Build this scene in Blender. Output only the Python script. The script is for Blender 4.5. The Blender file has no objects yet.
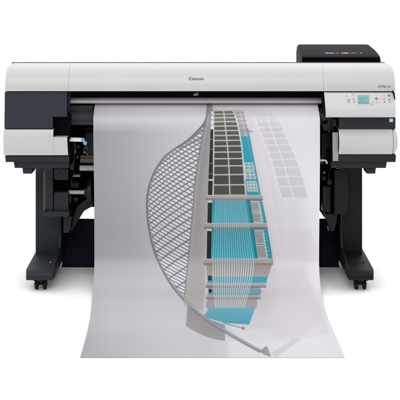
import bpy, bmesh, math, random
import numpy as np
from mathutils import Vector, Matrix
random.seed(4)
SC = bpy.context.scene
COL = SC.collection

# ------------------------------------------------------------------ measuring
# The plane Y=0 (where the paper hangs) is 4.8 mm per photo pixel; eye 1.526 m up, 5.5 m away.
D = 5.5; MM = 0.0048; HY = -30.0; EYE = 1.5264
def sc(Y): return D / (D + Y)
def wx(px, Y=0.0): return (px - 200.0) * MM / sc(Y)
def wz(py, Y=0.0): return EYE - (py - HY) * MM / sc(Y)
def W(px, py, Y=0.0): return Vector((wx(px, Y), Y, wz(py, Y)))

# ------------------------------------------------------------------ materials
def s2l(c): 
    return tuple(((v/255.0)/12.92 if v/255.0 <= .04045 else ((v/255.0+.055)/1.055)**2.4) for v in c)
def mat(name, rgb, rough=.5, spec=.3, metal=0.0, noise=.04, nscale=60, bump=0.0, bscale=900, coat=0.0):
    m = bpy.data.materials.new(name); m.use_nodes = True
    nt = m.node_tree; b = nt.nodes['Principled BSDF']
    tc = nt.nodes.new('ShaderNodeTexCoord')
    n = nt.nodes.new('ShaderNodeTexNoise'); n.inputs['Scale'].default_value = nscale; n.inputs['Detail'].default_value = 3
    nt.links.new(tc.outputs['Object'], n.inputs['Vector'])
    cr = nt.nodes.new('ShaderNodeValToRGB')
    cr.color_ramp.elements[0].position = .3; cr.color_ramp.elements[1].position = .7
    cr.color_ramp.elements[0].color = (*[v*(1-noise) for v in rgb], 1)
    cr.color_ramp.elements[1].color = (*[min(1, v*(1+noise)) for v in rgb], 1)
    nt.links.new(n.outputs['Fac'], cr.inputs['Fac']); nt.links.new(cr.outputs['Color'], b.inputs['Base Color'])
    mr = nt.nodes.new('ShaderNodeMapRange')
    mr.inputs['To Min'].default_value = max(.02, rough-.06); mr.inputs['To Max'].default_value = min(1, rough+.06)
    nt.links.new(n.outputs['Fac'], mr.inputs['Value']); nt.links.new(mr.outputs['Result'], b.inputs['Roughness'])
    b.inputs['Specular IOR Level'].default_value = spec; b.inputs['Metallic'].default_value = metal
    b.inputs['Coat Weight'].default_value = coat
    if bump:
        n2 = nt.nodes.new('ShaderNodeTexNoise'); n2.inputs['Scale'].default_value = bscale
        nt.links.new(tc.outputs['Object'], n2.inputs['Vector'])
        bp = nt.nodes.new('ShaderNodeBump'); bp.inputs['Strength'].default_value = bump; bp.inputs['Distance'].default_value = .0004
        nt.links.new(n2.outputs['Fac'], bp.inputs['Height']); nt.links.new(bp.outputs['Normal'], b.inputs['Normal'])
    return m
M = dict(
    white = mat('pale_grey_plastic', (.44,.44,.448), .36, .45, noise=.02, nscale=5, bump=.25),
    white2 = mat('light_grey_plastic', (.45,.45,.455), .34, .45, noise=.015, nscale=9, bump=.25),
    panel = mat('control_panel_plastic', (.475,.473,.482), .38, .4, noise=.01, nscale=9, bump=.2),
    slate = mat('slate_plastic', (.018,.022,.031), .5, .22, noise=.07, nscale=14, bump=.3),
    slate2 = mat('dark_slate_plastic', (.014,.017,.022), .5, .2, noise=.07, nscale=14, bump=.3),
    leg = mat('leg_plastic', (.016,.021,.026), .55, .22, noise=.08, nscale=12, bump=.3),
    slate3 = mat('shaded_slate_plastic', (.0065,.008,.010), .55, .18, noise=.08, nscale=12, bump=.3),  # darker copy of the slate for the right shroud, shade in the colour
    legr = mat('shaded_leg_plastic', (.006,.007,.009), .5, .16, noise=.08, nscale=12, bump=.3),  # leg plastic darkened for the right leg, its shade put into the colour
    dark = mat('black_plastic', (.006,.006,.008), .45, .28, noise=.1, nscale=20),
    black = mat('deep_black_plastic', (.0022,.0022,.003), .8, .04, noise=.1),
    ink = mat('ink_housing_plastic', (.017,.017,.019), .6, .04, noise=.06, nscale=10, bump=.2),
    cloth = mat('navy_fabric', (.0105,.0095,.0165), .9, .08, noise=.2, nscale=120, bump=.5, bscale=2500),
    rail = mat('brushed_rail', (.36,.33,.36), .35, .5, metal=.35, noise=.05, nscale=25),
    steel = mat('grey_metal', (.26,.26,.28), .4, .5, metal=.3, noise=.06, nscale=30),
    brown = mat('bronze_rail', (.09,.075,.065), .45, .4, noise=.1, nscale=30),
    beige = mat('beige_core', (.42,.41,.38), .5, .3, noise=.04, nscale=30),
    whitep = mat('white_lever_plastic', (.80,.80,.78), .4, .3, noise=.02),
    blue = mat('blue_clip_plastic', (.16,.30,.62), .4, .3, noise=.04),
    text = mat('grey_printing', (.13,.13,.145), .6, .2),
    icon = mat('dark_icon_printing', (.16,.16,.17), .6, .2),
    key = mat('key_plastic', (.50,.50,.51), .4, .3),
    keyd = mat('dark_key_plastic', (.17,.18,.19), .4, .3),
    keyy = mat('pale_yellow_key', (.62,.62,.42), .4, .3),
    lcd = mat('lcd_teal', (.15,.35,.34), .25, .4, noise=.12, nscale=160),
    lcdd = mat('lcd_segments', (.035,.12,.12), .3, .4),
    sticker = mat('pale_blue_sticker', (.40,.58,.80), .4, .3),
    gold = mat('dull_gold_printing', (.22,.21,.15), .5, .4),
    rubber = mat('black_rubber', (.006,.006,.007), .7, .15),
)
for nm, c in dict(c1=(125,145,172), c2=(170,62,68), c3=(196,120,52), c4=(205,190,110), c5=(95,125,90), c6=(90,98,115), c7=(165,165,172)).items():
    M[nm] = mat('ink_swatch_'+nm, s2l(c), .5, .3)

# ------------------------------------------------------------------ objects
def obj(name, bm, m, parent=None, bevel=0.0, seg=3, smooth=True, autos=35):
    me = bpy.data.meshes.new(name)
    bmesh.ops.recalc_face_normals(bm, faces=bm.faces)
    bm.to_mesh(me); bm.free()
    o = bpy.data.objects.new(name, me); COL.objects.link(o)
    me.materials.append(m)
    if bevel:
        md = o.modifiers.new('bevel', 'BEVEL'); md.width = bevel; md.segments = seg
        md.limit_method = 'ANGLE'; md.angle_limit = math.radians(40); md.harden_normals = False
    for p in me.polygons: p.use_smooth = smooth
    if smooth:
        me.update()
        for e in range(0): pass
        bm2 = bmesh.new(); bm2.from_mesh(me)
        for e in bm2.edges:
            if len(e.link_faces) == 2 and e.calc_face_angle(0) > math.radians(autos): e.smooth = False
        bm2.to_mesh(me); bm2.free()
        if bevel:
            # bevelled edges are smooth; only weighted normals keep flats flat
            bm2 = bmesh.new(); bm2.from_mesh(me)
            for e in bm2.edges: e.smooth = True
            bm2.to_mesh(me); bm2.free()
            wn = o.modifiers.new('normals', 'WEIGHTED_NORMAL'); wn.keep_sharp = True
    if parent: o.parent = parent
    return o
def prism(bm, prof, x0, x1):
    """profile [(Y,z)] swept along X; x0/x1 numbers or functions of (Y,z)"""
    f0 = x0 if callable(x0) else (lambda Y, z: x0)
    f1 = x1 if callable(x1) else (lambda Y, z: x1)
    a = [bm.verts.new((f0(Y, z), Y, z)) for Y, z in prof]
    b = [bm.verts.new((f1(Y, z), Y, z)) for Y, z in prof]
    n = len(prof)
    for i in range(n):
        j = (i+1) % n
        bm.faces.new((a[i], a[j], b[j], b[i]))
    bm.faces.new(a[::-1]); bm.faces.new(b)
def pz(pts): return [(Y, wz(py, Y)) for Y, py in pts]
def slab(bm, pts, Yf, Yb):
    """front outline in photo measures at depth Yf, extruded straight back to Yb"""
    a = [bm.verts.new((wx(x, Yf), Yf, wz(y, Yf))) for x, y in pts]
    b = [bm.verts.new((wx(x, Yf), Yb, wz(y, Yf))) for x, y in pts]
    n = len(pts)
    for i in range(n):
        j = (i+1) % n
        bm.faces.new((a[i], a[j], b[j], b[i]))
    bm.faces.new(a[::-1]); bm.faces.new(b)
def rect(x0, y0, x1, y1): return [(x0, y0), (x1, y0), (x1, y1), (x0, y1)]
def box(bm, x0, x1, y0, y1, z0, z1):
    v = [bm.verts.new((x, y, z)) for x in (x0, x1) for y in (y0, y1) for z in (z0, z1)]
    for f in ((0,1,3,2),(4,6,7,5),(0,4,5,1),(2,3,7,6),(0,2,6,4),(1,5,7,3)): bm.faces.new([v[i] for i in f])
def cyl(bm, p0, p1, r0, r1=None, n=28, caps=True):
    r1 = r0 if r1 is None else r1
    p0 = Vector(p0); p1 = Vector(p1); d = p1 - p0
    q = d.to_track_quat('Z', 'Y').to_matrix()
    A = []; B = []
    for i in range(n):
        t = 2*math.pi*i/n; u = q @ Vector((math.cos(t), math.sin(t), 0))
        A.append(bm.verts.new(p0+u*r0)); B.append(bm.verts.new(p1+u*r1))
    for i in range(n):
        j = (i+1) % n; bm.faces.new((A[i], A[j], B[j], B[i]))
    if caps: bm.faces.new(A[::-1]); bm.faces.new(B)
def tube(bm, pts, r, n=12):
    for a, b in zip(pts[:-1], pts[1:]): cyl(bm, a, b, r, n=n)
    for p in pts[1:-1]:
        bmesh.ops.create_uvsphere(bm, u_segments=n, v_segments=8, radius=r, matrix=Matrix.Translation(p))
def one(name, m, parent, fn, bevel=0.0, **k):
    bm = bmesh.new(); fn(bm); return obj(name, bm, m, parent, bevel, **k)

# ------------------------------------------------------------------ setting
fl = bmesh.new()
box(fl, -150, 150, -60, 400, -.05, 0)
floor_mat = mat('white_studio_floor', (.86,.85,.835), .9, .0, noise=.004, nscale=2)
floor = obj('floor', fl, floor_mat, smooth=False); floor['kind'] = 'structure'

# ------------------------------------------------------------------ printer
P = bpy.data.objects.new('large_format_printer', None); COL.objects.link(P)
P['label'] = 'wide pale grey and charcoal large format printer standing on two black legs with casters'
P['category'] = 'printer'

# --- upper covers: front curves up and over to a crest, then falls to the back
top_prof = pz([(-.078,91.2),(-.0785,88),(-.076,84),(-.070,79),(-.060,74),(-.046,70),(-.028,66.8),(-.006,65.0),(.02,63.9),(.05,63.2),(.085,62.9)])
crest = top_prof[-1]
top_prof += [(.20, crest[1]-.016), (.34, crest[1]-.045), (.46, crest[1]-.085), (.47, crest[1]-.19), (.30, crest[1]-.19), (.05, top_prof[0][1])]
ztop = crest[1]; zlow = top_prof[0][1]
def lerp(t, tab):
    if t <= tab[0][0]: return tab[0][1]
    for (a, va), (b, vb) in zip(tab[:-1], tab[1:]):
        if t <= b: 
            k = (t-a)/(b-a); return va+(vb-va)*k
    return tab[-1][1]
def left_end(Y, z):
    h = (ztop - z)
    return wx(4.9, -.075) + lerp(h, [(0,.017),(.002,.010),(.006,.006),(.014,.0035),(.04,.002),(.14,0)]) + max(0, Y-.2)*.03
def right_end(Y, z):
    h = (ztop - z)
    return wx(395.4, -.075) - lerp(h, [(0,.024),(.002,.015),(.006,.010),(.014,.006),(.04,.003),(.14,0)]) - max(0, Y-.2)*.03
one('side_cover', M['white'], P, lambda b: prism(b, top_prof, left_end, lambda Y,z: wx(68.5,-.07)), .0008)
ctr_prof = top_prof
one('front_cover', M['white'], P, lambda b: prism(b, ctr_prof, wx(68.62,-.07), lambda Y,z: wx(323.36,-.07)), .0008)
one('side_cover', M['white'], P, lambda b: prism(b, top_prof, lambda Y,z: wx(323.48,-.07), right_end), .0008)
# dark rear lid edge seen as a thin line above the covers
def rear(b):
    zl = wz(62.2,.13); prism(b, [(.13, ztop-.03), (.13, zl-.002), (.14, zl), (.36, zl-.020), (.48, zl-.07), (.48, ztop-.12), (.14, ztop-.12)], lambda Y,z: wx(11.5,.13)+max(0,z-zl+.003), lambda Y,z: wx(385,.13))
one('rear_lid', M['slate2'], P, rear, .002)

# --- chassis / inner black body
def chassis(b):
    prism(b, [(.10, wz(91.5,.1)), (.10, wz(107,.1)), (.24, wz(110,.2)), (.24, wz(168,.24)), (.46, wz(168,.46)), (.46, wz(91.5,.1))], wx(66.5,.1), wx(332,.1))
one('inner_body', M['black'], P, chassis)
def endblock(x0, x1, ylow):
    def f(b): prism(b, [(-.02, wz(91.5,-.02)), (-.02, wz(ylow,-.02)), (.44, wz(ylow,-.02)), (.44, wz(91.5,-.02))], x0, x1)
    return f
one('end_housing', M['slate2'], P, endblock(wx(7), wx(66.5,.1)-.002, 155))
one('end_housing', M['slate2'], P, endblock(wx(339.5), wx(393.5), 155))

# --- slot under the cover
def slot(b): slab(b, rect(69.5, 91.6, 324.5, 98), .066, .095)
one('slot_strip', M['black'], P, slot)
def railp(b):
    prism(b, pz([(.065,97.4),(.050,98.1),(.044,99.4),(.042,101),(.044,102.8),(.050,103.6),(.07,103.8),(.09,103.8),(.09,97.4)]), wx(69.2,.04), wx(323.5,.04))
one('output_rail', M['rail'], P, railp, .0008)
one('rail_lip', M['slate2'], P, lambda b: slab(b, rect(66.6,91.8,69.0,112.5), -.03, .09), .001)
one('rail_lip', M['slate2'], P, lambda b: slab(b, rect(323.6,91.8,326.5,112), -.03, .09), .001)

# --- paper guide (curved slate platen that the sheet slides over)
def guide(b):
    prism(b, pz([(.16,104.8),(.10,105.6),(.070,107.3),(.050,110.5),(.037,114.5),(.030,120),(.030,124),(.036,124.6),(.06,124.6),(.18,116)]), wx(66.8,.05), wx(327,.05))
one('paper_guide', M['slate'], P, guide, .001)
def glip(b):
    slab(b, rect(65.5,121.6,94.5,124.9), .022, .06)
one('guide_edge', M['slate'], P, glip, .0015)
one('guide_dark_strip', M['dark'], P, lambda b: slab(b, rect(67,105.6,93.5,111.5), .045, .12), .001)  # dark strip along the upper part of the guide

# --- left front: slate panel with notch, lower pale cover
def lpanel(b):
    slab(b, [(4.6,91.9),(67.2,91.9),(67.2,117),(53,117),(53,128.9),(4.2,128.9)], -.068, .30)
one('front_panel', M['slate'], P, lpanel, .0035)
one('notch', M['black'], P, lambda b: slab(b, rect(52,116,70,139), -.03, .06))
def lower_prof(y0, y1, Yf, back=.30):
    n = 8; pts = []
    for i in range(n+1):
        t = i/n
        Y = Yf + .016*(1-math.sin(math.pi*(.18+.60*t)))*1.6
        pts.append((Y, y0+(y1-y0)*t))
    return pz(pts)+[(back, wz(y1,Yf)+.01), (back, wz(y0,Yf))]
def llow(b):
    pr = lower_prof(129.6, 155.3, -.085)
    prism(b, pr, lambda Y,z: wx(3.2,-.085), wx(53.2,-.085))
def llow2(b):
    a = lower_prof(129.6, 155.3, -.085); 
    # the part right of the notch starts lower
    zc = wz(137.2,-.08); q = [(Y+.0007,z) for Y,z in a[:9] if z < zc-.002]
    pr = [(q[0][0]-.0005, zc)] + q + [(.30, q[-1][1]+.01), (.30, zc)]
    prism(b, pr, wx(53.2,-.085)-.012, lambda Y,z: wx(67.2,-.085)+ (zc-z)*.05)
lc = one('lower_cover', M['white'], P, llow, .0008)
one('cover_step', M['white'], lc, llow2, .0012)

# --- underside trays and levelling blocks, both ends
def tray(b, x0, x1, xa, xb):
    slab(b, rect(x0,155.9,x1,162.4), -.06, .30)
    slab(b, rect(xa,161.8,xb,168.2), -.045, .28)
one('bottom_tray', M['slate2'], P, lambda b: (slab(b, [(4.9,155.9),(69.3,155.9),(69.3,162.2),(5.6,162.2)], -.06,.30), slab(b, [(13.6,162.0),(69.2,162.0),(69.2,168.1),(14.6,168.1)], -.045,.28)), .0022)
one('bottom_tray', M['dark'], P, lambda b: (slab(b, [(332,154.9),(396.2,154.9),(395.6,162.2),(332,162.2)], -.06,.30), slab(b, [(331,162.0),(387,162.0),(386,168.1),(331,168.1)], -.045,.28)), .0022)
one('levelling_block', M['slate2'], P, lambda b: slab(b, [(22.3,168),(32.6,168),(32.0,173.8),(23,173.8)], -.03, .08), .0025)
one('levelling_block', M['dark'], P, lambda b: slab(b, [(366,168),(376,168),(375.4,173.8),(366.6,173.8)], -.03, .08), .0025)

# --- right front: control panel, dark band, lower cover
cp_prof = pz([(-.072,92.2),(-.080,93.2),(-.092,97),(-.104,103),(-.113,109),(-.1145,112),(-.112,115),(-.104,117.4)]) + [(.10, wz(117.4,-.104)), (.10, wz(92.2,-.072))]
def cpz(py):      # depth of the control panel face at photo height py
    return lerp(py, [(92.2,-.072),(93.2,-.080),(97,-.092),(103,-.104),(109,-.113),(112,-.1145)])
one('control_panel', M['panel'], P, lambda b: prism(b, cp_prof, lambda Y,z: wx(324.2,-.10)+(wz(92,-.1)-z)*.04, lambda Y,z: wx(395.4,-.10)), .003)
cpanel = bpy.data.objects['control_panel']
one('front_band', M['slate2'], P, lambda b: slab(b, rect(338.8,117.2,395.6,129), -.066, .30), .0025)
def rlow(b):
    n = 12; pts = []
    for i in range(n+1):
        t = i/n; pts.append((-.092 + .040*(1-math.sin(math.pi*(.14+.70*t)))*1.3, 129.1+(154.4-129.1)*t))
    pr = pz(pts)+[(.30, wz(154.4,-.08)), (.30, wz(129.1,-.08))]
    prism(b, pr, wx(338.9,-.09), wx(393.2,-.09))
one('lower_cover', M['white2'], P, rlow, .003)
def rcap(b):
    n = 12; pts = []
    for i in range(n+1):
        t = i/n; pts.append((-.088 + .040*(1-math.sin(math.pi*(.14+.70*t)))*1.3, 129.3+(153.8-129.3)*t))
    pr = pz(pts)+[(.30, wz(153.8,-.08)), (.30, wz(129.3,-.08))]
    c = (wz(129.3,-.08)+wz(153.8,-.08))/2; hh = .06
    prism(b, pr, wx(393.5,-.09), lambda Y,z: wx(398.2,-.09)-.010*((z-c)/hh)**2)
one('cover_end_cap', M['white2'], P, rcap, .003)
one('side_plate', M['steel'], P, lambda b: slab(b, [(332.6,132.6),(338.4,132.6),(338.4,161),(332.9,161)], -.064, -.045), .0015)
one('corner_wedge', M['black'], P, lambda b: slab(b, [(393.2,90.8),(394.6,92.5),(395.6,99.5),(394.8,99.5)], -.106, -.05))

# details on the control panel (sub-parts)
def onpanel(name, m, px, py, w, h, t=.0012, n=None, bev=.0004):
    Y = cpz(py); Yu = cpz(py-2); Yd = cpz(py+2)
    bm = bmesh.new()
    c = W(px, py, Y); up = (W(px,py-2,Yu) - W(px,py+2,Yd)); up.x = 0; up.normalize(); rt = Vector((1,0,0)); nn = up.cross(rt); 
    if nn.y > 0: nn = -nn
    pts = []
    if n:
        for i in range(n):
            a = 2*math.pi*i/n; pts.append((math.cos(a)*w/2, math.sin(a)*h/2))
    else: pts = [(-w/2,-h/2),(w/2,-h/2),(w/2,h/2),(-w/2,h/2)]
    A = [bm.verts.new(c+rt*u*MM+up*v*MM-nn*.002) for u,v in pts]
    B = [bm.verts.new(c+rt*u*MM+up*v*MM+nn*t) for u,v in pts]
    k = len(pts)
    for i in range(k): bm.faces.new((A[i],A[(i+1)%k],B[(i+1)%k],B[i]))
    bm.faces.new(A[::-1]); bm.faces.new(B)
    return obj(name, bm, m, cpanel, bev, smooth=True)
onpanel('screen_frame', M['key'], 363.4, 99.6, 13.2, 10.6, .0008)
onpanel('screen', M['lcd'], 363.4, 99.6, 11.6, 9.0, .0016)
bm = bmesh.new()
def seg(px, py, w, h):
    Y = cpz(py)-.0024; p = W(px,py,Y)
    box(bm, p.x, p.x+w*MM, Y, Y+.0006, p.z-h*MM, p.z)
rr = random.Random(7)
for row, y in enumerate((96.3, 98.1, 99.9, 101.7)):
    x = 358.3
    while x < 368.0:
        w = rr.choice((.5,.8,1.2,.6)); 
        if x+w > 368.8: break
        if rr.random() < .62: seg(x, y, w, .75)
        x += w+.35
for k in range(4): seg(358.2+k*2.75, 103.1, 2.2, .9)
obj('screen_text', bm, M['lcdd'], cpanel, smooth=False)
for (x, y, w, h, m) in ((347.4,95.3,4.6,2.4,'keyy'),(353.2,95.0,2.0,2.2,'key'),(348.6,102.0,3.0,1.5,'key'),(354.0,101.8,2.4,2.2,'key'),
                        (383.9,95.7,2.6,2.2,'key'),(388.9,95.7,3.0,2.3,'keyd'),(384.4,102.0,2.8,2.3,'key'),(389.6,102.0,2.6,2.3,'key'),(372.2,104.2,2.6,1.2,'key')):
    onpanel('key', M[m], x, y, w, h, .0018, n=18)
for (x, y, w, h) in ((347.0,95.3,1.5,.7),(353.3,94.9,.9,.9),(348.6,99.9,2.6,.55),(348.6,102.0,1.8,.5),(354.1,101.7,1.1,1.1),
                     (384.0,95.7,1.3,.6),(384.4,102,1.3,1.0),(389.6,102,1.5,.9),(389.2,99.4,2.2,.45),(384.0,99.2,1.8,.4),(353.6,98.9,1.9,.4),(372.2,104.2,1.4,.4)):
    onpanel('key_symbol', M['icon'], x, y, w, h, .0026, bev=0)
onpanel('dial', M['key'], 376.4, 98.8, 9.6, 8.8, .0016, n=40)
onpanel('dial_rim', M['panel'], 376.4, 98.8, 8.6, 7.8, .0024, n=40)
onpanel('dial_button', M['keyd'], 376.4, 98.8, 3.0, 2.7, .0036, n=28)
for dx, dy in ((0,2.9),(0,-2.9),(3.2,0),(-3.2,0)):
    onpanel('dial_arrow', M['icon'], 376.4+dx, 98.8+dy, 1.0, .9, .0032, n=3, bev=0)
band = [o for o in bpy.data.objects if o.name == 'front_band'][0]
o = one('power_sticker', M['sticker'], P, lambda b: slab(b, rect(389.4,118.6,393.0,121.9), -.0675, -.065), .0003)
one('sticker_mark', M['whitep'], o, lambda b: slab(b, [(390.9,119.3),(391.5,119.3),(391.5,121.2),(390.9,121.2)], -.0682, -.067))

# --- writing
def text_mesh(name, s, m, parent, px0, px1, pyc, hpx, surfY, tilt=0.0, off=.0008, shear=0.0, bold=0.0):
    cu = bpy.data.curves.new(name, 'FONT'); cu.body = s; cu.size = 1; cu.extrude = .0; cu.shear = shear; cu.offset = bold
    cu.align_x = 'LEFT'; tmp = bpy.data.objects.new('tmp', cu); COL.objects.link(tmp)
    dg = bpy.context.evaluated_depsgraph_get(); me = bpy.data.meshes.new_from_object(tmp.evaluated_get(dg))
    bpy.data.objects.remove(tmp)
    xs = [v.co.x for v in me.vertices]; ys = [v.co.y for v in me.vertices]
    X0, X1 = wx(px0, surfY(pyc)), wx(px1, surfY(pyc)); ax, bx = min(xs), max(xs); ay, by = min(ys), max(ys)
    for v in me.vertices:
        u = (v.co.x-ax)/(bx-ax); t = (v.co.y-ay)/(by-ay)
        py = pyc+hpx/2-hpx*t; Y = surfY(py)
        z = wz(py, Y)
        v.co = Vector((X0+(X1-X0)*u, Y-off, z))
    me.materials.clear(); me.materials.append(m); me.name = name
    o = bpy.data.objects.new(name, me); COL.objects.link(o); o.parent = parent
    return o
topY = lambda py: lerp(py, [(62.4,.05),(63.2,.02),(64.6,-.006),(66.8,-.028),(70,-.046),(74,-.060),(79,-.070),(84,-.076),(88,-.0785),(91,-.078)])
fc = bpy.data.objects['front_cover']
text_mesh('brand_lettering', 'Canon', M['text'], fc, 188.6, 203.6, 78.6, 3.1, topY, bold=.03)
sidecov = [o for o in bpy.data.objects if o.name.startswith('side_cover')]
text_mesh('model_lettering', 'iPF815', M['text'], sidecov[-1], 377.8, 390.6, 86.6, 2.5, topY, shear=.2, bold=.008)
def emb(b):
    slab(b, [(193.6,95.8),(193.4,94.0),(194.8,93.4),(195.1,95.8)], .0645, .067)
    slab(b, [(195.4,95.8),(195.2,93.0),(196.2,92.6),(196.4,94.2),(197.0,94.0),(196.9,92.4),(198.0,92.6),(197.9,95.6)], .0645, .067)
one('slot_emblem', M['gold'], P, emb)

# --- ink unit on the back right
iu = pz([(.200,63.6),(.200,60),(.200,57.6),(.206,56.2),(.214,55.3),(.225,54.6),(.250,53.1),(.275,51.6),(.300,50.2),(.325,49.0),(.350,47.9),(.380,46.6),(.400,45.8),(.420,45.1),(.440,44.3)]) + [(.50, wz(44.3,.44)-.012), (.54, wz(44.3,.44)-.05), (.54, ztop-.12), (.20, ztop-.12)]
ziu = wz(44.3,.44)
def iul(Y, z): return wx(301.9,.2) + lerp(ziu-z, [(0,.006),(.003,.002),(.008,0)])
def iur(Y, z): return wx(381.0,.2) - lerp(ziu-z, [(0,.036),(.003,.0285),(.008,.0225),(.014,.0175),(.022,.0125),(.032,.008),(.045,.0045),(.07,.0)])
ink = one('ink_unit', M['ink'], P, lambda b: prism(b, iu, iul, iur), .003)
one('ink_unit_front', M['black'], ink, lambda b: slab(b, [(302.6,57.4),(379.5,57.4),(380.2,63.2),(302.6,63.2)], .197, .21), .001)
iuY = lambda py: lerp(py, [(50.2,.300),(54.6,.225),(56.2,.206)])
for (x0, x1, m) in ((325.2,334.0,'c1'),(335.6,339.2,'c2'),(341.2,344.0,'c3'),(344.2,347.4,'c4'),(347.6,349.6,'c5'),(351.2,356.2,'c6'),(360.6,361.8,'c7')):
    bm = bmesh.new()
    a, b_, c, d = W(x0,53.7,iuY(53.7)), W(x1,53.7,iuY(53.7)), W(x1,52.9,iuY(52.9)), W(x0,52.9,iuY(52.9))
    up = Vector((0,-.0006,.0012))
    bm.faces.new([bm.verts.new(v+up) for v in (a,b_,c,d)])
    obj('ink_swatch', bm, M[m], ink, smooth=False)

# --- stand: legs, feet, casters, basket
def make_leg(side):
    m = M['leg'] if side < 0 else M['legr']
    xo, xi = (-.826, -.700) if side < 0 else (.815, .700)
    bm = bmesh.new()
    box(bm, min(xo,xi), max(xo,xi), .25, .44, .06, wz(164,.25))
    leg = obj('leg', bm, m, P, .006)
    # foot: long horizontal beam with a chamfered toe
    fo, fi = (-.833, -.692) if side < 0 else (.832, .700)
    prof = [(-.066,.056),(-.070,.066),(-.066,.084),(-.050,.094),(-.02,.097),(.25,.101),(.44,.102),(.66,.094),(.70,.084),(.705,.06),(.69,.051),(-.05,.051)]
    a, b = min(fo,fi), max(fo,fi)
    def toe0(Y,z): return a + lerp(Y, [(-.07,.010),(-.045,.003),(-.01,0),(.66,0),(.705,.02)])
    def toe1(Y,z): return b - lerp(Y, [(-.07,.010),(-.045,.003),(-.01,0),(.66,0),(.705,.02)])
    one('foot', m, leg, lambda q: prism(q, prof, toe0, toe1), .005)
    # tall inner web rising towards the column
    xw0, xw1 = (fi-.012, fi-.0015) if side < 0 else (fi+.0015, fi+.012)
    web = [(-.03,.058),(-.025,.098),(.20,.142),(.236,.200),(.240,.30),(.40,.30),(.42,.06)]
    one('web', M['dark'], leg, lambda q: prism(q, web, xw0, xw1), .003)
    for (dx, y) in ((.05,.13),(.10,.10)) if side > 0 else ((.105,.09),):
        one('screw', M['steel' if side < 0 else 'slate'], leg, lambda q: cyl(q, (a+dx, y, .092), (a+dx, y, .1035), .006), .0008)
    return leg
leg_l = make_leg(-1); leg_r = make_leg(1)
def caster(x, y):
    c = one('caster', M['dark'], P, lambda b: (cyl(b, (x,y,.042), (x,y,.053), .024), cyl(b, (x,y,.022), (x,y,.044), .010),
                                               box(b, x-.036, x+.036, y-.012, y+.02, .042, .050), cyl(b, (x-.031,y,.0255), (x+.031,y,.0255), .006)), .001)
    for dx in (-.027, .012):
        w = one('wheel', M['rubber'], c, lambda b: cyl(b, (x+dx,y,.0255), (x+dx+.015,y,.0255), .0253, n=36), .003)
    return c
cs = [caster(-.761, -.018), caster(.766, -.018), caster(-.760, .63), caster(.762, .63)]
# leg shrouds
def shroud_l(b):
    Yf = .135
    prof = [(wx(42.4,Yf), .24), (wx(42.3,Yf), .175)]
    for k in range(8):
        a = math.pi/2*k/7; prof.append((wx(42.3,Yf)+.034*(1-math.cos(a)), .172-.037*math.sin(a)))
    prof += [(wx(53.2,Yf), Yf), (wx(53.2,Yf), .24)]
    z0, z1 = wz(213,Yf), wz(167.2,Yf)
    A = [b.verts.new((x, y, z0)) for x, y in prof]; B = [b.verts.new((x, y, z1)) for x, y in prof]
    for i in range(len(prof)):
        j = (i+1) % len(prof); b.faces.new((A[i],A[j],B[j],B[i]))
    b.faces.new(A[::-1]); b.faces.new(B)
    slab(b, [(53.7,168.4),(68.4,168.4),(68.4,180.2),(55.5,180.2),(53.7,178.4)], .139, .22)
    slab(b, [(53.7,192.6),(68.6,191.8),(68.6,212.4),(53.7,212.4)], .139, .22)
one('leg_shroud', M['slate2'], P, shroud_l, .003)
one('shroud_recess', M['black'], P, lambda b: slab(b, rect(53.8,179.5,68.4,192.5), .19, .24))
one('shroud_ledge', M['leg'], P, lambda b: slab(b, [(42.4,211.6),(69.2,211.6),(69.2,216.8),(44.2,216.8)], .118, .26), .002)
one('shroud_bracket', M['leg'], P, lambda b: slab(b, [(63.5,216.5),(72,216.5),(70.5,228),(69,233),(63.5,233)], .20, .30), .002)
one('leg_bolt', M['slate'], P, lambda b: cyl(b, W(61,168.6,.12), W(61,168.6,.16), .009), .001)
one('shroud_neck', M['dark'], P, lambda b: slab(b, rect(37,165,62.5,172), .16, .30), .002)
def shroud_r(b):
    Yf = .13; c = W(341.2,192,Yf); pts = []
    for i in range(24):
        t = -math.pi/2 + math.pi*i/23; pts.append((341.2+6.3*math.cos(t)**.6, 192.3+22.5*math.sin(t)))
    pts += [(334.2,214.8),(334.2,169.8)]
    slab(b, pts, Yf, .26)
one('leg_shroud', M['slate3'], P, shroud_r, .004)
# fabric basket between the legs
def basket(b):
    Y0 = .37; n = 40
    x0, x1 = wx(62,Y0), wx(339,Y0)
    for layer in range(1): pass
    rows = []
    for j in range(9):
        z = .004 + (wz(218.3,Y0)-.004)*j/8
        rows.append([b.verts.new((x0+(x1-x0)*i/n, Y0+.010*math.sin(i*.9)*math.sin(math.pi*j/8)+.02*math.sin(math.pi*j/8), z + (-.006*math.sin(math.pi*i/n) if j == 8 else 0))) for i in range(n+1)])
    for j in range(8):
        for i in range(n): b.faces.new((rows[j][i], rows[j][i+1], rows[j+1][i+1], rows[j+1][i]))
bk = one('media_basket', M['cloth'], P, basket, autos=80)
md = bk.modifiers.new('thick', 'SOLIDIFY'); md.thickness = .006
one('cross_beam', M['dark'], P, lambda b: box(b, -.70, .70, .40, .46, .06, .20), .004)

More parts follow.
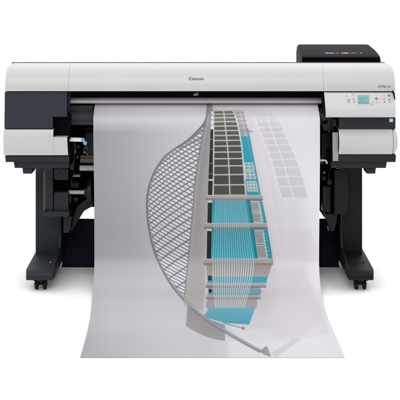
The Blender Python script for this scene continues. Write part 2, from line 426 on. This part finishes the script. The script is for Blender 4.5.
# --- roll holder zone between body and stand
def backing(b):
    slab(b, [(59,150),(341,150),(341,234),(336,234),(334,219.5),(328,219.5),(324.5,217.8),(319.6,210.5),(317,207),(83.6,207),(83.6,212),(79.4,212.6),(75.2,218.6),(71,226),(69,232),(59,232)], .31, .38)
one('roll_bay', M['black'], P, backing)
one('roll_rail', M['brown'], P, lambda b: (cyl(b, W(80.4,160,.2), W(323,160,.2), .017, n=32), slab(b, rect(80.4,155.6,325,157.4), .19, .25)), .001)
one('roll_core', M['beige'], P, lambda b: cyl(b, W(79.8,168,.18), W(150,168,.18), .0138, n=32), .001)
one('release_lever', M['whitep'], P, lambda b: slab(b, [(67.4,137.6),(82.6,138.3),(83.0,141.8),(68.4,141.6)], .01, .03), .0018)
def clip(b):
    slab(b, [(81.4,139.0),(84.2,138.4),(84.8,141.2),(87.0,142.6),(86.2,145.6),(83.4,144.6),(83.2,142.6),(81.2,141.4)], -.002, .02)
one('lever_clip', M['blue'], P, clip, .0012)
one('spindle', M['beige'], P, lambda b: cyl(b, W(68,192.2,.17), W(84.4,192.2,.17), .0098), .001)
one('spindle_bearing', M['steel'], P, lambda b: slab(b, rect(73,175,80,177), .25, .30), .001)
def flange(b):
    cyl(b, W(88.2,192,.20), W(92.5,192,.20), .066, n=40); cyl(b, W(84.5,192,.20), W(88.2,192,.20), .03, n=32)
one('roll_flange', M['dark'], P, flange, .002)
one('roll_post', M['dark'], P, lambda b: slab(b, rect(85.5,128,93.8,156), .20, .26), .002)
for (x, y) in ((84.0,152.4),(77.6,157.2),(71.2,161.0)):
    one('bolt', M['steel'], P, lambda b: cyl(b, W(x,y,.20), W(x,y,.24), .0042, n=14))
one('bay_strut', M['dark'], P, lambda b: slab(b, [(70,142),(76,142),(74,170),(70,170)], .15, .2), .002)
one('bay_arm', M['dark'], P, lambda b: slab(b, [(77,206),(90,196),(93,206),(84,211),(72,231),(68,231)], .27, .30), .002)
# small mechanism: rollers, gears, springs and cables in the roll bay
for (x0, x1, y, Y, r, m) in ((72,80,146.5,.20,.012,'dark'),(70.5,74,151,.16,.020,'slate2'),(74.5,76,151,.16,.013,'steel'),(86,93,133,.18,.011,'slate2'),
                             (71,79,185,.22,.016,'slate2'),(69.5,71.5,199,.18,.024,'slate2'),(74,78,199,.2,.012,'dark'),(86.5,88,148,.17,.010,'brown'),
                             (322.5,327,143,.18,.014,'slate2'),(327.5,331,150,.16,.020,'slate2'),(322,326,178,.2,.015,'slate2'),(327,331.5,181,.18,.022,'dark')):
    one('roller', M[m], P, lambda b: cyl(b, W(x0,y,Y), W(x1,y,Y), r, n=32), .0012)
def cable(pts, r=.0022, m='slate2'):
    one('cable', M[m], P, lambda b: tube(b, [W(*p) for p in smooth3(pts)], r, 8), autos=80)
def smooth3(pts, n=6):
    out = []; Q = [pts[0]]+list(pts)+[pts[-1]]
    for i in range(1, len(Q)-2):
        a, b, c, d = [np.array(q, float) for q in Q[i-1:i+3]]
        for k in range(n):
            t = k/n; out.append(tuple(.5*((2*b)+(c-a)*t+(2*a-5*b+4*c-d)*t*t+(3*b-a-3*c+d)*t**3)))
    out.append(tuple(pts[-1])); return out
cable([(72,163,.14),(74,172,.15),(71.5,180,.16),(73,188,.18)]); cable([(86,146,.15),(84,150,.16),(88,155,.17)], .0018, 'steel')
cable([(329,160,.12),(331,166,.13),(328.5,175,.15),(330,186,.18)]); cable([(323,205,.2),(326,211,.2),(331,213,.22)])
for (x, y) in ((58,171.5),(65,171),(45.6,209.5),(65.5,209.3),(50,159),(64,165)):
    one('screw', M['slate'], P, lambda b: cyl(b, W(x,y,-.0615 if y < 162 else (-.0465 if y < 168 else .1335)), W(x,y,.16), .0035, n=16), .0006)
# right side pieces
one('guide_hook', M['whitep'], P, lambda b: tube(b, [W(312,160.2,.06), W(324.8,160.2,.06), W(326.3,161.0,.06), W(327.0,163.6,.06)], .0042), autos=60)
one('bolt', M['steel'], P, lambda b: cyl(b, W(324.3,172.6,.18), W(324.3,172.6,.22), .006, n=14))
one('bolt', M['steel'], P, lambda b: cyl(b, W(337.3,167.8,.06), W(337.3,167.8,.22), .005, n=14))
one('end_bracket', M['dark'], P, lambda b: slab(b, [(320,108),(330,108),(334,118),(334,131),(324,131),(320,120)], .03, .10), .003)
one('end_bracket', M['slate'], P, lambda b: (slab(b, [(319,112),(325.6,114),(326,120.5),(322,121.5)], .02, .06), slab(b, rect(333.2,119.5,336.5,126.5), -.02, .05)), .002)
one('bay_column', M['dark'], P, lambda b: slab(b, rect(321.5,133,331,158), .16, .24), .004)
one('bay_column', M['dark'], P, lambda b: slab(b, rect(322.5,186,331,212), .20, .28), .004)
one('bay_arm', M['slate2'], P, lambda b: slab(b, [(325,214),(337,214),(336.5,222),(334,231),(331,232),(326.5,220)], .22, .29), .003)
one('arm_pin', M['steel'], P, lambda b: cyl(b, W(327.6,226.0,.24), W(328.6,230.6,.24), .0036, n=12))

# inner end faces of the solid shells painted black to stand in for shade
for o in list(bpy.data.objects):
    k = o.name.split('.')[0]
    if k in ('cover_step','bottom_tray','leg_shroud','lower_cover','front_band','control_panel','shroud_ledge','end_housing','front_panel','shroud_bracket'):
        xs = [v.co.x for v in o.data.vertices]; sgn = 1 if sum(xs) < 0 else -1
        o.data.materials.append(M['black'])
        for p in o.data.polygons:
            if p.normal.x*sgn > .85: p.material_index = 1
# ------------------------------------------------------------------ the sheet of paper
# raster of the print, drawn by code: SS samples per photo pixel
SS = 4; X0, Y0_, X1_, Y1_ = 76, 102, 350, 360
RW, RH = (X1_-X0)*SS, (Y1_-Y0_)*SS
gy, gx = np.mgrid[0:RH, 0:RW]
PX = X0+(gx+.5)/SS; PY = Y0_+(gy+.5)/SS
def itab(v, xs, ys): return np.interp(v, xs, ys)
# backdrop of the picture, with the sheet's left-to-right shading painted in
base_row = itab(PX, [80,100,130,155,185,215,245,270,295,320,345], [163,166,176,188,200,210,218,222,227,234,238])
img = np.stack([base_row, base_row-1.0, base_row+4.0], -1).astype(np.float64)
def blend(mask, col, a=1.0):
    k = (mask*a)[..., None]
    img[:] = img*(1-k)+np.array(col, float)*k
def polymask(pts, soft=.5):
    """signed distance based antialiased fill"""
    xs = [p[0] for p in pts]; ys = [p[1] for p in pts]
    c0 = max(0, int((min(xs)-2-X0)*SS)); c1 = min(RW, int((max(xs)+2-X0)*SS)+1)
    r0 = max(0, int((min(ys)-2-Y0_)*SS)); r1 = min(RH, int((max(ys)+2-Y0_)*SS)+1)
    m = np.zeros((RH, RW))
    if c1 <= c0 or r1 <= r0: return m
    x = PX[r0:r1, c0:c1]; y = PY[r0:r1, c0:c1]
    inside = np.zeros(x.shape, bool); dist = np.full(x.shape, 1e9)
    n = len(pts)
    for i in range(n):
        ax, ay = pts[i]; bx, by = pts[(i+1) % n]
        cond = ((ay > y) != (by > y)) & (x < (bx-ax)*(y-ay)/((by-ay) if by != ay else 1e-9)+ax)
        inside ^= cond
        dx, dy = bx-ax, by-ay; L = dx*dx+dy*dy+1e-12
        t = np.clip(((x-ax)*dx+(y-ay)*dy)/L, 0, 1)
        dist = np.minimum(dist, np.hypot(x-ax-t*dx, y-ay-t*dy))
    sd = np.where(inside, dist, -dist)
    m[r0:r1, c0:c1] = np.clip(sd/soft+.5, 0, 1)
    return m
def poly(pts, col, a=1.0, soft=.5): blend(polymask(pts, soft), col, a)
def line(pts, w, col, a=1.0, clip=None, soft=.5):
    xs = [p[0] for p in pts]; ys = [p[1] for p in pts]
    c0 = max(0, int((min(xs)-3-X0)*SS)); c1 = min(RW, int((max(xs)+3-X0)*SS)+1)
    r0 = max(0, int((min(ys)-3-Y0_)*SS)); r1 = min(RH, int((max(ys)+3-Y0_)*SS)+1)
    if c1 <= c0 or r1 <= r0: return
    x = PX[r0:r1, c0:c1]; y = PY[r0:r1, c0:c1]; d = np.full(x.shape, 1e9)
    for (ax, ay), (bx, by) in zip(pts[:-1], pts[1:]):
        dx, dy = bx-ax, by-ay; L = dx*dx+dy*dy+1e-12
        t = np.clip(((x-ax)*dx+(y-ay)*dy)/L, 0, 1)
        d = np.minimum(d, np.hypot(x-ax-t*dx, y-ay-t*dy))
    k = np.clip((w/2-d)/soft+.5, 0, 1)*a
    if clip is not None: k = k*clip[r0:r1, c0:c1]
    k = k[..., None]
    img[r0:r1, c0:c1] = img[r0:r1, c0:c1]*(1-k)+np.array(col, float)*k
def smooth(pts, n=8):
    """Catmull-Rom"""
    out = []; P_ = [pts[0]]+list(pts)+[pts[-1]]
    for i in range(1, len(P_)-2):
        a, b, c, d = [np.array(q, float) for q in P_[i-1:i+3]]
        for k in range(n):
            t = k/n; out.append(tuple(.5*((2*b)+(c-a)*t+(2*a-5*b+4*c-d)*t*t+(3*b-a-3*c+d)*t**3)))
    out.append(tuple(pts[-1])); return out
def grad(mask, c_top, c_bot, y0, y1, a=1.0):
    t = np.clip((PY-y0)/(y1-y0), 0, 1)[..., None]
    col = np.array(c_top, float)*(1-t)+np.array(c_bot, float)*t
    k = (mask*a)[..., None]; img[:] = img*(1-k)+col*k

# soft darker wash around the tower and pale right side
poly([(240,106),(262,106),(300,190),(312,262),(290,300),(262,300),(250,200)], (212,206,214), .35, 10)
# ghost tower on the right
gl = smooth([(252,110),(256,121),(263,140),(271,160),(277,182),(281.5,198)]); gm = smooth([(262,110),(268,121),(275,140),(282.5,160),(289,182),(293.5,198.5)]); gr_ = smooth([(270,110),(279,120),(287,138),(296,158),(303,178),(309,199)])
gh = polymask(gl+gr_[::-1], .8)
fade = np.clip((PY-112)/14, 0, 1)
blend(gh*fade, (200,198,205), .70)
def yat(curve, y): return float(np.interp(y, [p[1] for p in curve], [p[0] for p in curve]))
rowsg = [117,121,127,132.5,138.5,145,152,159.5,167.5,176.5,186.5,198]
for y in rowsg: line([(yat(gl,y),y+.3),(yat(gm,y),y),(yat(gr_,y),y-.4)], 1.25, (229,227,234), .85*min(1,(y-110)/16), soft=.9)
for c in (gl, gm, gr_): line([p for p in c if p[1] > 116], 1.4, (231,229,236), .8, soft=.9)
# faint extra lines and planes
for pts in ([(262,225),(318,227)],[(270,262),(318,264)],[(285,200),(290,262)],[(311,200),(313,262)]): line(pts, 1.0, (236,234,238), .45, soft=1)
poly([(268,228),(312,229),(318,262),(272,262)], (214,210,217), .35, 3)
poly([(252,266),(304,268),(318,302),(322,318),(298,338),(248,340),(236,322)], (213,208,213), .6, 6)
poly([(300,312),(318,300),(330,333),(300,340),(282,346),(272,356),(266,350)], (218,214,220), .45, 3)
poly([(228,341),(272,341),(300,340),(332,336),(348,360),(228,360)], (236,234,240), .55, 4)
poly([(231,325),(244,330),(272,328),(280,358),(236,358)], (228,226,232), .55, 1)
poly([(271,353),(294,338.5),(301,339.5),(276,358)], (196,192,198), .5, 1)

for dx, a in ((5,.35),(10,.28),(17,.22)):
    line(smooth([(243+dx,118),(252+dx,150),(261+dx,198),(270+dx,250),(273+dx,270)]), 1.2, (236,233,240), a, soft=1.4)
poly(smooth([(248,118),(257,150),(266,198),(275,250),(277,300),(262,318),(256,300),(270,262),(262,198),(252,150)]), (202,194,202), .28, 5)
# sail lattice
outer = smooth([(206.5,118),(202.5,125.5),(193,135.5),(184,143),(173.5,149.8),(163,159),(154.5,172),(149,187),(147,201),(147.6,218),(150,234),(154,250),(161,267),(171.5,285),(184,300)])
inner = smooth([(207,118),(203,135),(198,160),(194.5,185),(193,205),(191,228),(188.5,255),(186,278),(184,300)])
sail = polymask(outer+inner[::-1], .6)
blend(sail, (226,226,231), .95)
wave = 2.2*np.sin((PX-150)/18.0)
def family(coord, spacing, width, col, a):
    ph = np.mod(coord, spacing)
    d = np.minimum(ph, spacing-ph)
    blend(np.clip((width/2-d)/.5+.5, 0, 1)*sail, col, a)
# falling slats: finer; rising ribs: spacing opens up downwards
sp = np.interp(PY, [118,150,200,300], [1.0,1.0,1.0,1.0])
def warped(v, xs, sp):
    g = np.arange(60, 420, .5); cum = np.cumsum(.5/np.interp(g, xs, sp)); return np.interp(v, g, cum), np.interp(v, xs, sp)
cf = PY-.56*(PX-170)+.0016*(PX-170)**2
wf, sf = warped(cf, [120,180,260,300], [4.2,4.0,3.5,3.3])
df = np.minimum(np.mod(wf,1), 1-np.mod(wf,1))*sf*.87
blend(np.clip((.50-df)/.5+.5, 0, 1)*sail, (104,104,112), .9)
cr_ = PY+.74*(PX-170)-.0030*(PX-170)**2
wr, sr = warped(cr_, [125,165,200,225,262,300], [4.6,5.0,6.2,8.6,12.5,15])
dr = np.minimum(np.mod(wr,1), 1-np.mod(wr,1))*sr*.80
blend(np.clip((.60-dr)/.5+.5, 0, 1)*sail, (112,112,120), .92)
# shade inside the sail near its outer rim
for k, (w, a) in enumerate(((5.5,.18),(3.2,.3))): line(outer, w, (120,120,128), a, clip=sail, soft=2)
line(outer, 1.9, (112,112,120), .95, soft=.6)
line([(p[0]+.9,p[1]) for p in outer[30:]], .7, (165,165,172), .7)
# hatched patch at the throat of the sail
line([(187,143.5),(194,138),(202,129)], .9, (120,120,126), .8); line([(180,147.5),(190,144.2),(201,139)], 1.1, (116,116,122), .8)

# grey blade
blade_l = smooth([(207.5,104),(206,118),(202.5,135),(198,160),(194.5,185),(193,205),(191,228),(188.5,255),(186,280),(184,302)])
blade_r = smooth([(212,104),(213,112),(212,130),(210.5,160),(208.5,185),(207.5,205),(206.5,230),(205.5,260),(205,285),(203,312)])
bm_ = polymask(blade_l+blade_r[::-1], .8)
grad(bm_, (128,128,132), (178,172,172), 108, 290, .96)
sh = np.clip((PX-np.interp(PY,[p[1] for p in blade_r],[p[0] for p in blade_r])+9)/9, 0, 1)
blend(bm_*sh, (196,190,188), .35)
line([(p[0]+2.4,p[1]) for p in blade_l[6:]], 1.6, (176,174,178), .55, soft=1.2)
line(blade_l, 1.0, (110,110,116), .7, soft=.8)

# blue flank right of the glass
gR = smooth([(233,110),(236.5,120),(239,131),(241.5,145),(243,160),(244.5,178),(246,196)])
bR = smooth([(243,110),(246,122),(249,135),(252,150),(255,166),(258,182),(261,198),(264.5,214),(267.5,230),(270.5,248),(272.8,264)])
grad(polymask(gR[:24]+[p for p in bR if p[1] < 137][::-1], 1.0), (182,178,176), (150,158,165), 110, 137, .8)
for y in (113,117,121,126,130,134): line([(yat(gR,y)+.4,y),(yat(bR,y),y-.6)], .9, (150,142,132) if y < 120 else (128,134,140), .75)
line([(240,112),(246,136)], .9, (215,214,216), .8); line([(236,131),(252,131.5)], 1.6, (150,146,150), .8)
flank = polymask([p for p in gR if p[1] > 135]+[(247,200),(250,230),(253,262)]+[p for p in bR if p[1] > 135][::-1], .7)
grad(flank, (42,158,182), (30,140,158), 136, 262, .97)
line([p for p in bR if p[1] > 128], 1.1, (96,150,165), .9)
line([(p[0]-2.2,p[1]) for p in bR if p[1] > 136], .9, (70,175,195), .8)
def grid_panel(q, nx, ny, fill, lc=(214,218,220), w=.9):
    poly(q, fill, .95)
    tl, tr, br, bl = [np.array(p, float) for p in q]
    for i in range(nx+1):
        t = i/nx; line([tuple(tl+(tr-tl)*t), tuple(bl+(br-bl)*t)], w, lc, .85)
    for j in range(ny+1):
        t = j/ny; line([tuple(tl+(bl-tl)*t), tuple(tr+(br-tr)*t)], w, lc, .85)
grid_panel([(244.6,163),(252.4,163),(254,169.5),(245,169.5)], 2, 2, (130,160,160))
grid_panel([(245.2,171),(253.8,171),(255.6,178.5),(245.6,178.5)], 2, 2, (140,165,165))
grid_panel([(247,181.5),(255.8,181.5),(258,191),(248,191)], 3, 3, (150,158,156))
grid_panel([(249,201.5),(258.8,201.5),(260.6,211.5),(250.6,211.5)], 1, 1, (163,155,150))
grid_panel([(250.8,213),(260.9,213),(262.4,222.5),(252,222.5)], 1, 1, (163,155,150))
grid_panel([(253,230.5),(263,230.5),(265,243.5),(255,243.5)], 1, 1, (163,155,150))
grid_panel([(255,245.5),(265.4,245.5),(267.6,258),(257,258)], 1, 1, (163,155,150))
for (xa, ya, xb, yb) in ((249,201.5,252,222.5),(258.8,201.5,262.4,222.5),(253,230.5,257,258),(263,230.5,267.6,258)):
    for k in range(1, 8):
        t = k/8; x = xa+(xb-xa)*t; y = ya+(yb-ya)*t
        line([(x-1.3,y),(x+1.3,y)], .7, (214,220,220), .8)

# glass facade with its white grid
gL = smooth([(213.6,110),(213.8,140),(213.6,170),(213.2,196)]); gM = smooth([(223.6,110),(225.5,128),(227.3,145),(228.8,165),(230,196)])
gl_m = polymask(gL+gR[::-1], .6)
grad(gl_m, (126,126,120), (62,66,58), 110, 150, .97)
tint = np.clip((PX-214)/40, 0, 1)*.25
blend(gl_m*tint, (120,120,112))
rows_ = [110.5,114,117.6,121.6,126,130.6,135.4,140.4,146,152,158.6,165.8,174.6,184.8,195.2]
rr = random.Random(3)
for a, b in zip(rows_[:-1], rows_[1:]):
    for (c, d) in ((gL,gM),(gM,gR)):
        v = rr.uniform(-9, 9); poly([(yat(c,a),a),(yat(d,a),a),(yat(d,b),b),(yat(c,b),b)], (74+v,78+v,69+v), .35)
for y in rows_: line([(yat(gL,y),y+.2),(yat(gM,y),y),(yat(gR,y),y-.1)], 1.15, (206,206,200), .95)
line(gL, 1.2, (200,200,196), .95); line(gM, 1.2, (205,205,200), .95); line(gR, 1.4, (214,214,210), .95)

# black edge strip with openings
bl_ = smooth([(211.4,111),(210.6,135),(209.4,160),(208.3,184),(207.8,205),(207.0,235),(206.6,260)]); br_ = [(213.0,111),(213.1,150),(212.8,180),(212.2,196),(211.8,220),(211.0,260)]
def strip(y0, y1, col, a=1.0, inset=0): poly([(yat(bl_,y0)+inset,y0),(yat(br_,y0)-inset,y0),(yat(br_,y1)-inset,y1),(yat(bl_,y1)+inset,y1)], col, a, .4)
for a, b in ((111.5,114.5),(116,119),(120.6,124),(125.6,129)): strip(a, b, (236,236,240))
strip(129.5, 179, (16,16,20))
for y in (139.5,149.2,163.2,173.8): line([(yat(bl_,y),y),(yat(br_,y),y)], .8, (150,150,150), .9)
strip(180.8, 195, (14,14,18)); strip(202.6, 223, (14,14,18)); strip(231, 258.6, (14,14,18))

# blue bays with upright louvres between slabs
bay1 = polymask([(212.2,200),(247.2,200),(250.6,224),(211.8,224)], .5); bay2 = polymask([(211.8,228.5),(251.4,228.5),(255.6,259.5),(211.2,259.5)], .5)
grad(bay1, (38,146,168), (48,172,196), 200, 222); grad(bay2, (36,140,162), (50,176,200), 228, 258)
poly([(247.2,200),(250,200),(253.8,224),(250.6,224)], (20,120,130), .9); poly([(251.4,228.5),(253.8,228.5),(257.8,259.5),(255.6,259.5)], (20,120,130), .9)
# lower terraces
grad(polymask([(206,262),(273,262),(268,277),(207,277)], 1), (134,127,128), (172,166,168), 263, 277, .95)
grad(polymask([(207,282),(266,282),(259,290),(208,290)], 1), (138,131,133), (168,162,164), 282, 290, .95)
grad(polymask([(208,293),(261,293),(256,302),(207,302)], 1), (142,135,137), (170,164,166), 293, 302, .95)
poly([(207.5,276.6),(267.6,276.6),(266.6,282.6),(207.6,282.6)], (52,160,182), .95)
poly([(208.6,289.4),(261.6,289.4),(260.8,294),(209,294)], (92,172,190), .9)
poly([(206,301.4),(258,301.4),(256.4,308),(206,308)], (166,158,160), .9)
grad(polymask([(209,307.5),(255.4,307.5),(249,324.6),(226,323),(203.4,317)], .6), (104,178,196), (78,158,180), 307, 324, .96)
poly([(207.8,275.6),(211.8,275.6),(211.8,280.4),(207.8,280.4)], (18,26,30)); poly([(208.6,289.2),(211.8,289.2),(211.8,292.6),(208.6,292.6)], (18,40,44))
# slabs
def slab_p(x0, x1, y, h, skew=1.2):
    poly([(x0,y),(x1,y),(x1+.8,y+h*.72),(x0-.3,y+h*.62)], (170,163,160)); poly([(x0-.3,y+h*.62),(x1+.8,y+h*.72),(x1+.8,y+h),(x0-.3,y+h)], (126,120,120))
    line([(x0,y+.2),(x1,y+.2)], .8, (198,193,190), .9)
slab_p(205.8, 262.2, 195.2, 5.0); slab_p(204.4, 266.8, 223.2, 5.6); slab_p(203.6, 271.8, 258.8, 6.2)
slab_p(206.0, 265.6, 283.2, 4.4); slab_p(206.0, 260, 295.6, 3.4)
line([(258.8,266),(268,277)], 1, (150,144,146), .5)

# louvres fan
for k in range(18):
    t = k/17; xt = 216+t*28.5; xm = 213.0+t*40.8; xb = 215.6+t*28.8
    P5 = [(xt,199.8),(xt+(xm-xt)*.46,228),(xm,264),(xm+(xb-xm)*.18,278),(xb,307.5)]
    line([(p[0]+.8,p[1]) for p in P5], .8, (60,90,100), .22, soft=.8)
    line(P5[:3], .85, (196,212,216), .66, soft=.6); line(P5[2:], .85, (226,228,230), .85, soft=.6)
line([(213,264),(254,264)], .8, (200,200,200), .6)
# brown-grey quarter, rib and its end joint
grad(polymask(smooth([(187.5,305),(196,311),(206,318),(225,325)])+smooth([(225,341),(212,338.5),(198,333),(186,326)]), .6), (146,141,141), (160,155,153), 306, 340, .95)
rib = smooth([(172,284),(178,292),(186,301),(194,309),(203,316.5),(215,325),(228,333),(244,342.4),(260,351)])
line(rib, 3.5, (126,125,130), .85, soft=.9); line([(p[0]+.4,p[1]-.5) for p in rib], 1.5, (176,175,180), .85, soft=.8)
poly([(260,351.5),(264,347.5),(267,346),(269,351),(271,357),(264,354.6)], (140,138,142), .85, .9); poly([(264.5,350),(267,347.6),(269,354),(265.5,355)], (168,166,170), .8)
poly([(184,296),(189,300),(190,308),(184,305)], (170,166,168), .7)
line([(223,323),(243,328.2)], .9, (128,122,126), .85); poly([(241.8,326.8),(244.8,327.4),(244.4,330),(241.6,329.4)], (176,112,104), .85)
line([(201,318),(203.6,317.2)], 1.6, (190,140,128), .5)

# tiny softness like ink on paper
def blur(a):
    b = a.copy()
    for ax in (0, 1): b = (np.roll(b,1,ax)+2*b+np.roll(b,-1,ax))/4
    return b
img = blur(img)
nrs = np.random.RandomState(5)
img += nrs.normal(0, 1.2, img.shape[:2])[..., None]

# fold highlight and curl shading painted into the print's tone, left and right sides
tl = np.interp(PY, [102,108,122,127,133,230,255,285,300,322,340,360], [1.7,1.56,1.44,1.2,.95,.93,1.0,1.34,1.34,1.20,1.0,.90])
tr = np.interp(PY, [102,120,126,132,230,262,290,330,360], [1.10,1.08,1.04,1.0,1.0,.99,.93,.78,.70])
kx = np.clip((PX-110)/95, 0, 1); PAINTED_SHADING = (tl*(1-kx)+tr*kx)[..., None]
# lighting compensation of the printed tone: print values were read off a lit sheet
KV = 1.20
def lin(v):
    v = np.clip(v/255.0, 0, 1); return np.where(v <= .04045, v/12.92, ((v+.055)/1.055)**2.4)
alb = np.clip((lin(img)*PAINTED_SHADING-.016)/KV, .002, .93)

PAPER_S = [(103,.085),(105,.058),(107,.042),(110,.0305),(113,.0215),(117,.0120),(121,.0055),(126,.0008),(131,0),(140,0),(225,-.002),(240,-.006),(255,-.0165),(266,-.033),(275,-.056),(283,-.088)]
tabY = [(a, b) for a, b in PAPER_S]
for py in (290,297,304,312,322,334,346,357.7):
    gap = {290:.026,297:.0165,304:.010,312:.0055,322:.003,334:.0018,346:.0015,357.7:.0015}[py]
    s = (py-HY)*MM/(EYE-gap); tabY.append((py, D/s-D))
def pchip(xs, ys, x):
    xs = np.array(xs, float); ys = np.array(ys, float); h = np.diff(xs); dl = np.diff(ys)/h
    d = np.zeros_like(xs); d[0] = dl[0]; d[-1] = dl[-1]
    for i in range(1, len(xs)-1):
        if dl[i-1]*dl[i] > 0:
            w1 = 2*h[i]+h[i-1]; w2 = h[i]+2*h[i-1]; d[i] = (w1+w2)/(w1/dl[i-1]+w2/dl[i])
    i = np.clip(np.searchsorted(xs, x)-1, 0, len(xs)-2); t = (x-xs[i])/h[i]
    return ys[i]*(1+2*t)*(1-t)**2+d[i]*h[i]*t*(1-t)**2+ys[i+1]*t*t*(3-2*t)+d[i+1]*h[i]*t*t*(t-1)
NR = int((357.7-103)*3.2); NC = 760
pyv = np.linspace(103, 357.7, NR+1)
Yv = pchip([a for a, b in tabY], [b for a, b in tabY], pyv)
Lv = pchip([103,107,113,120,140,200,260,280,302,318,333,345,357.7], [95.2,94.6,93.9,93.3,93.4,94.2,94.4,93.8,92.0,90.0,86.8,83.6,80.0], pyv)
Rv = pchip([103,107,113,120,140,200,260,280,302,318,333,345,357.7], [317.2,318.0,319.2,319.9,320.0,319.6,319.0,319.8,323.2,328.0,334.6,340.0,345.2], pyv)
u = np.linspace(0, 1, NC+1)
pxg = Lv[:, None]+(Rv-Lv)[:, None]*u[None, :]
Sg = D/(D+Yv)
ripple = .0012*np.sin(u*9.0+1.0)[None, :]*np.clip((pyv-150)/80, 0, 1)[:, None]*np.clip((330-pyv)/60, 0, 1)[:, None]
Xw = (pxg-200)*MM/Sg[:, None]; Zw = np.repeat((EYE-(pyv-HY)*MM/Sg)[:, None], NC+1, 1); Yw = np.repeat(Yv[:, None], NC+1, 1)+ripple
co = np.stack([Xw, Yw, Zw], -1).reshape(-1, 3)
idx = np.arange((NR+1)*(NC+1)).reshape(NR+1, NC+1)
quads = np.stack([idx[:-1,:-1], idx[1:,:-1], idx[1:,1:], idx[:-1,1:]], -1).reshape(-1, 4)
me = bpy.data.meshes.new('paper_sheet')
me.vertices.add(len(co)); me.vertices.foreach_set('co', co.ravel())
me.loops.add(quads.size); me.loops.foreach_set('vertex_index', quads.ravel().astype(np.int32))
me.polygons.add(len(quads)); me.polygons.foreach_set('loop_start', np.arange(0, quads.size, 4, dtype=np.int32))
try: me.polygons.foreach_set('loop_total', np.full(len(quads), 4, dtype=np.int32))
except Exception: pass
me.polygons.foreach_set('use_smooth', np.ones(len(quads), bool))
me.update(calc_edges=True); me.validate()
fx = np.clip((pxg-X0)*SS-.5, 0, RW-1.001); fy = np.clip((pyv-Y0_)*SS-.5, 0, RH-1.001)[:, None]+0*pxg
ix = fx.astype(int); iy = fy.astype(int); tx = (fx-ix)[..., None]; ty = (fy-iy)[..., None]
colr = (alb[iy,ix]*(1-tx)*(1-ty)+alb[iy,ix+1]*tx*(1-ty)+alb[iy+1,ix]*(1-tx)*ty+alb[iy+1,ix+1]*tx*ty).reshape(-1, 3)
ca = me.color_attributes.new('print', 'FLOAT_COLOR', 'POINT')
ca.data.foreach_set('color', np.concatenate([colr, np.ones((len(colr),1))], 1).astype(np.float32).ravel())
pm = bpy.data.materials.new('printed_paper'); pm.use_nodes = True
nt = pm.node_tree; b = nt.nodes['Principled BSDF']
at = nt.nodes.new('ShaderNodeAttribute'); at.attribute_name = 'print'
nt.links.new(at.outputs['Color'], b.inputs['Base Color'])
b.inputs['Roughness'].default_value = .38; b.inputs['Specular IOR Level'].default_value = .33
me.materials.append(pm)
paper = bpy.data.objects.new('paper_sheet', me); COL.objects.link(paper)
paper['label'] = 'long paper sheet printed with a blue tower and lattice sail, hanging down the printer front'
paper['category'] = 'paper'

# ------------------------------------------------------------------ light
FRONT, BACK, UP = .14, 1.0, 1.45
w = bpy.data.worlds.new('World'); SC.world = w; w.use_nodes = True
nt = w.node_tree; bg = nt.nodes['Background']
tc = nt.nodes.new('ShaderNodeTexCoord'); sx = nt.nodes.new('ShaderNodeSeparateXYZ')
nt.links.new(tc.outputs['Generated'], sx.inputs[0])
def ramp(sock, pts):
    r = nt.nodes.new('ShaderNodeMapRange'); r.interpolation_type = 'SMOOTHSTEP'
    r.inputs['From Min'].default_value, r.inputs['From Max'].default_value = pts[0], pts[1]
    r.inputs['To Min'].default_value, r.inputs['To Max'].default_value = pts[2], pts[3]
    nt.links.new(sock, r.inputs['Value']); return r.outputs['Result']
def math_(op, a, b):
    m = nt.nodes.new('ShaderNodeMath'); m.operation = op
    for i, v in enumerate((a, b)):
        if isinstance(v, float): m.inputs[i].default_value = v
        else: nt.links.new(v, m.inputs[i])
    return m.outputs[0]
front = ramp(sx.outputs['Y'], (-.75, .15, FRONT, BACK))      # a dim studio in front, white sweep behind
up = ramp(sx.outputs['Z'], (.35, .9, 0.0, UP))           # soft overhead bank
tot = math_('ADD', front, up)
nt.links.new(tot, bg.inputs['Strength']); bg.inputs['Color'].default_value = (1, .995, .99, 1)

def area(name, loc, target, size, energy, col=(1,1,1), sy=None):
    l = bpy.data.lights.new(name, 'AREA'); l.shape = 'RECTANGLE'; l.size = size; l.size_y = sy or size; l.energy = energy; l.color = col
    o = bpy.data.objects.new(name, l); COL.objects.link(o); o.location = loc
    o.rotation_euler = (Vector(target)-Vector(loc)).to_track_quat('-Z', 'Y').to_euler(); return o
area('studio_softbox', (-.5,-4.8,3.7), (0,0,.9), 4.2, 120, (1,.995,.99), 1.1)

# ------------------------------------------------------------------ camera
cam = bpy.data.cameras.new('camera'); co_ = bpy.data.objects.new('camera', cam); COL.objects.link(co_)
co_.location = (0, -D, EYE); co_.rotation_euler = (math.radians(90), 0, 0)
cam.sensor_width = 36; cam.sensor_fit = 'HORIZONTAL'
cam.lens = 36*D/MM/400.0
cam.shift_y = (HY-200)/400.0
cam.clip_start = .1; cam.clip_end = 2000
SC.camera = co_
SC.view_settings.view_transform = 'Standard'; SC.view_settings.look = 'None'; SC.view_settings.exposure = 0
SC.render.film_transparent = False
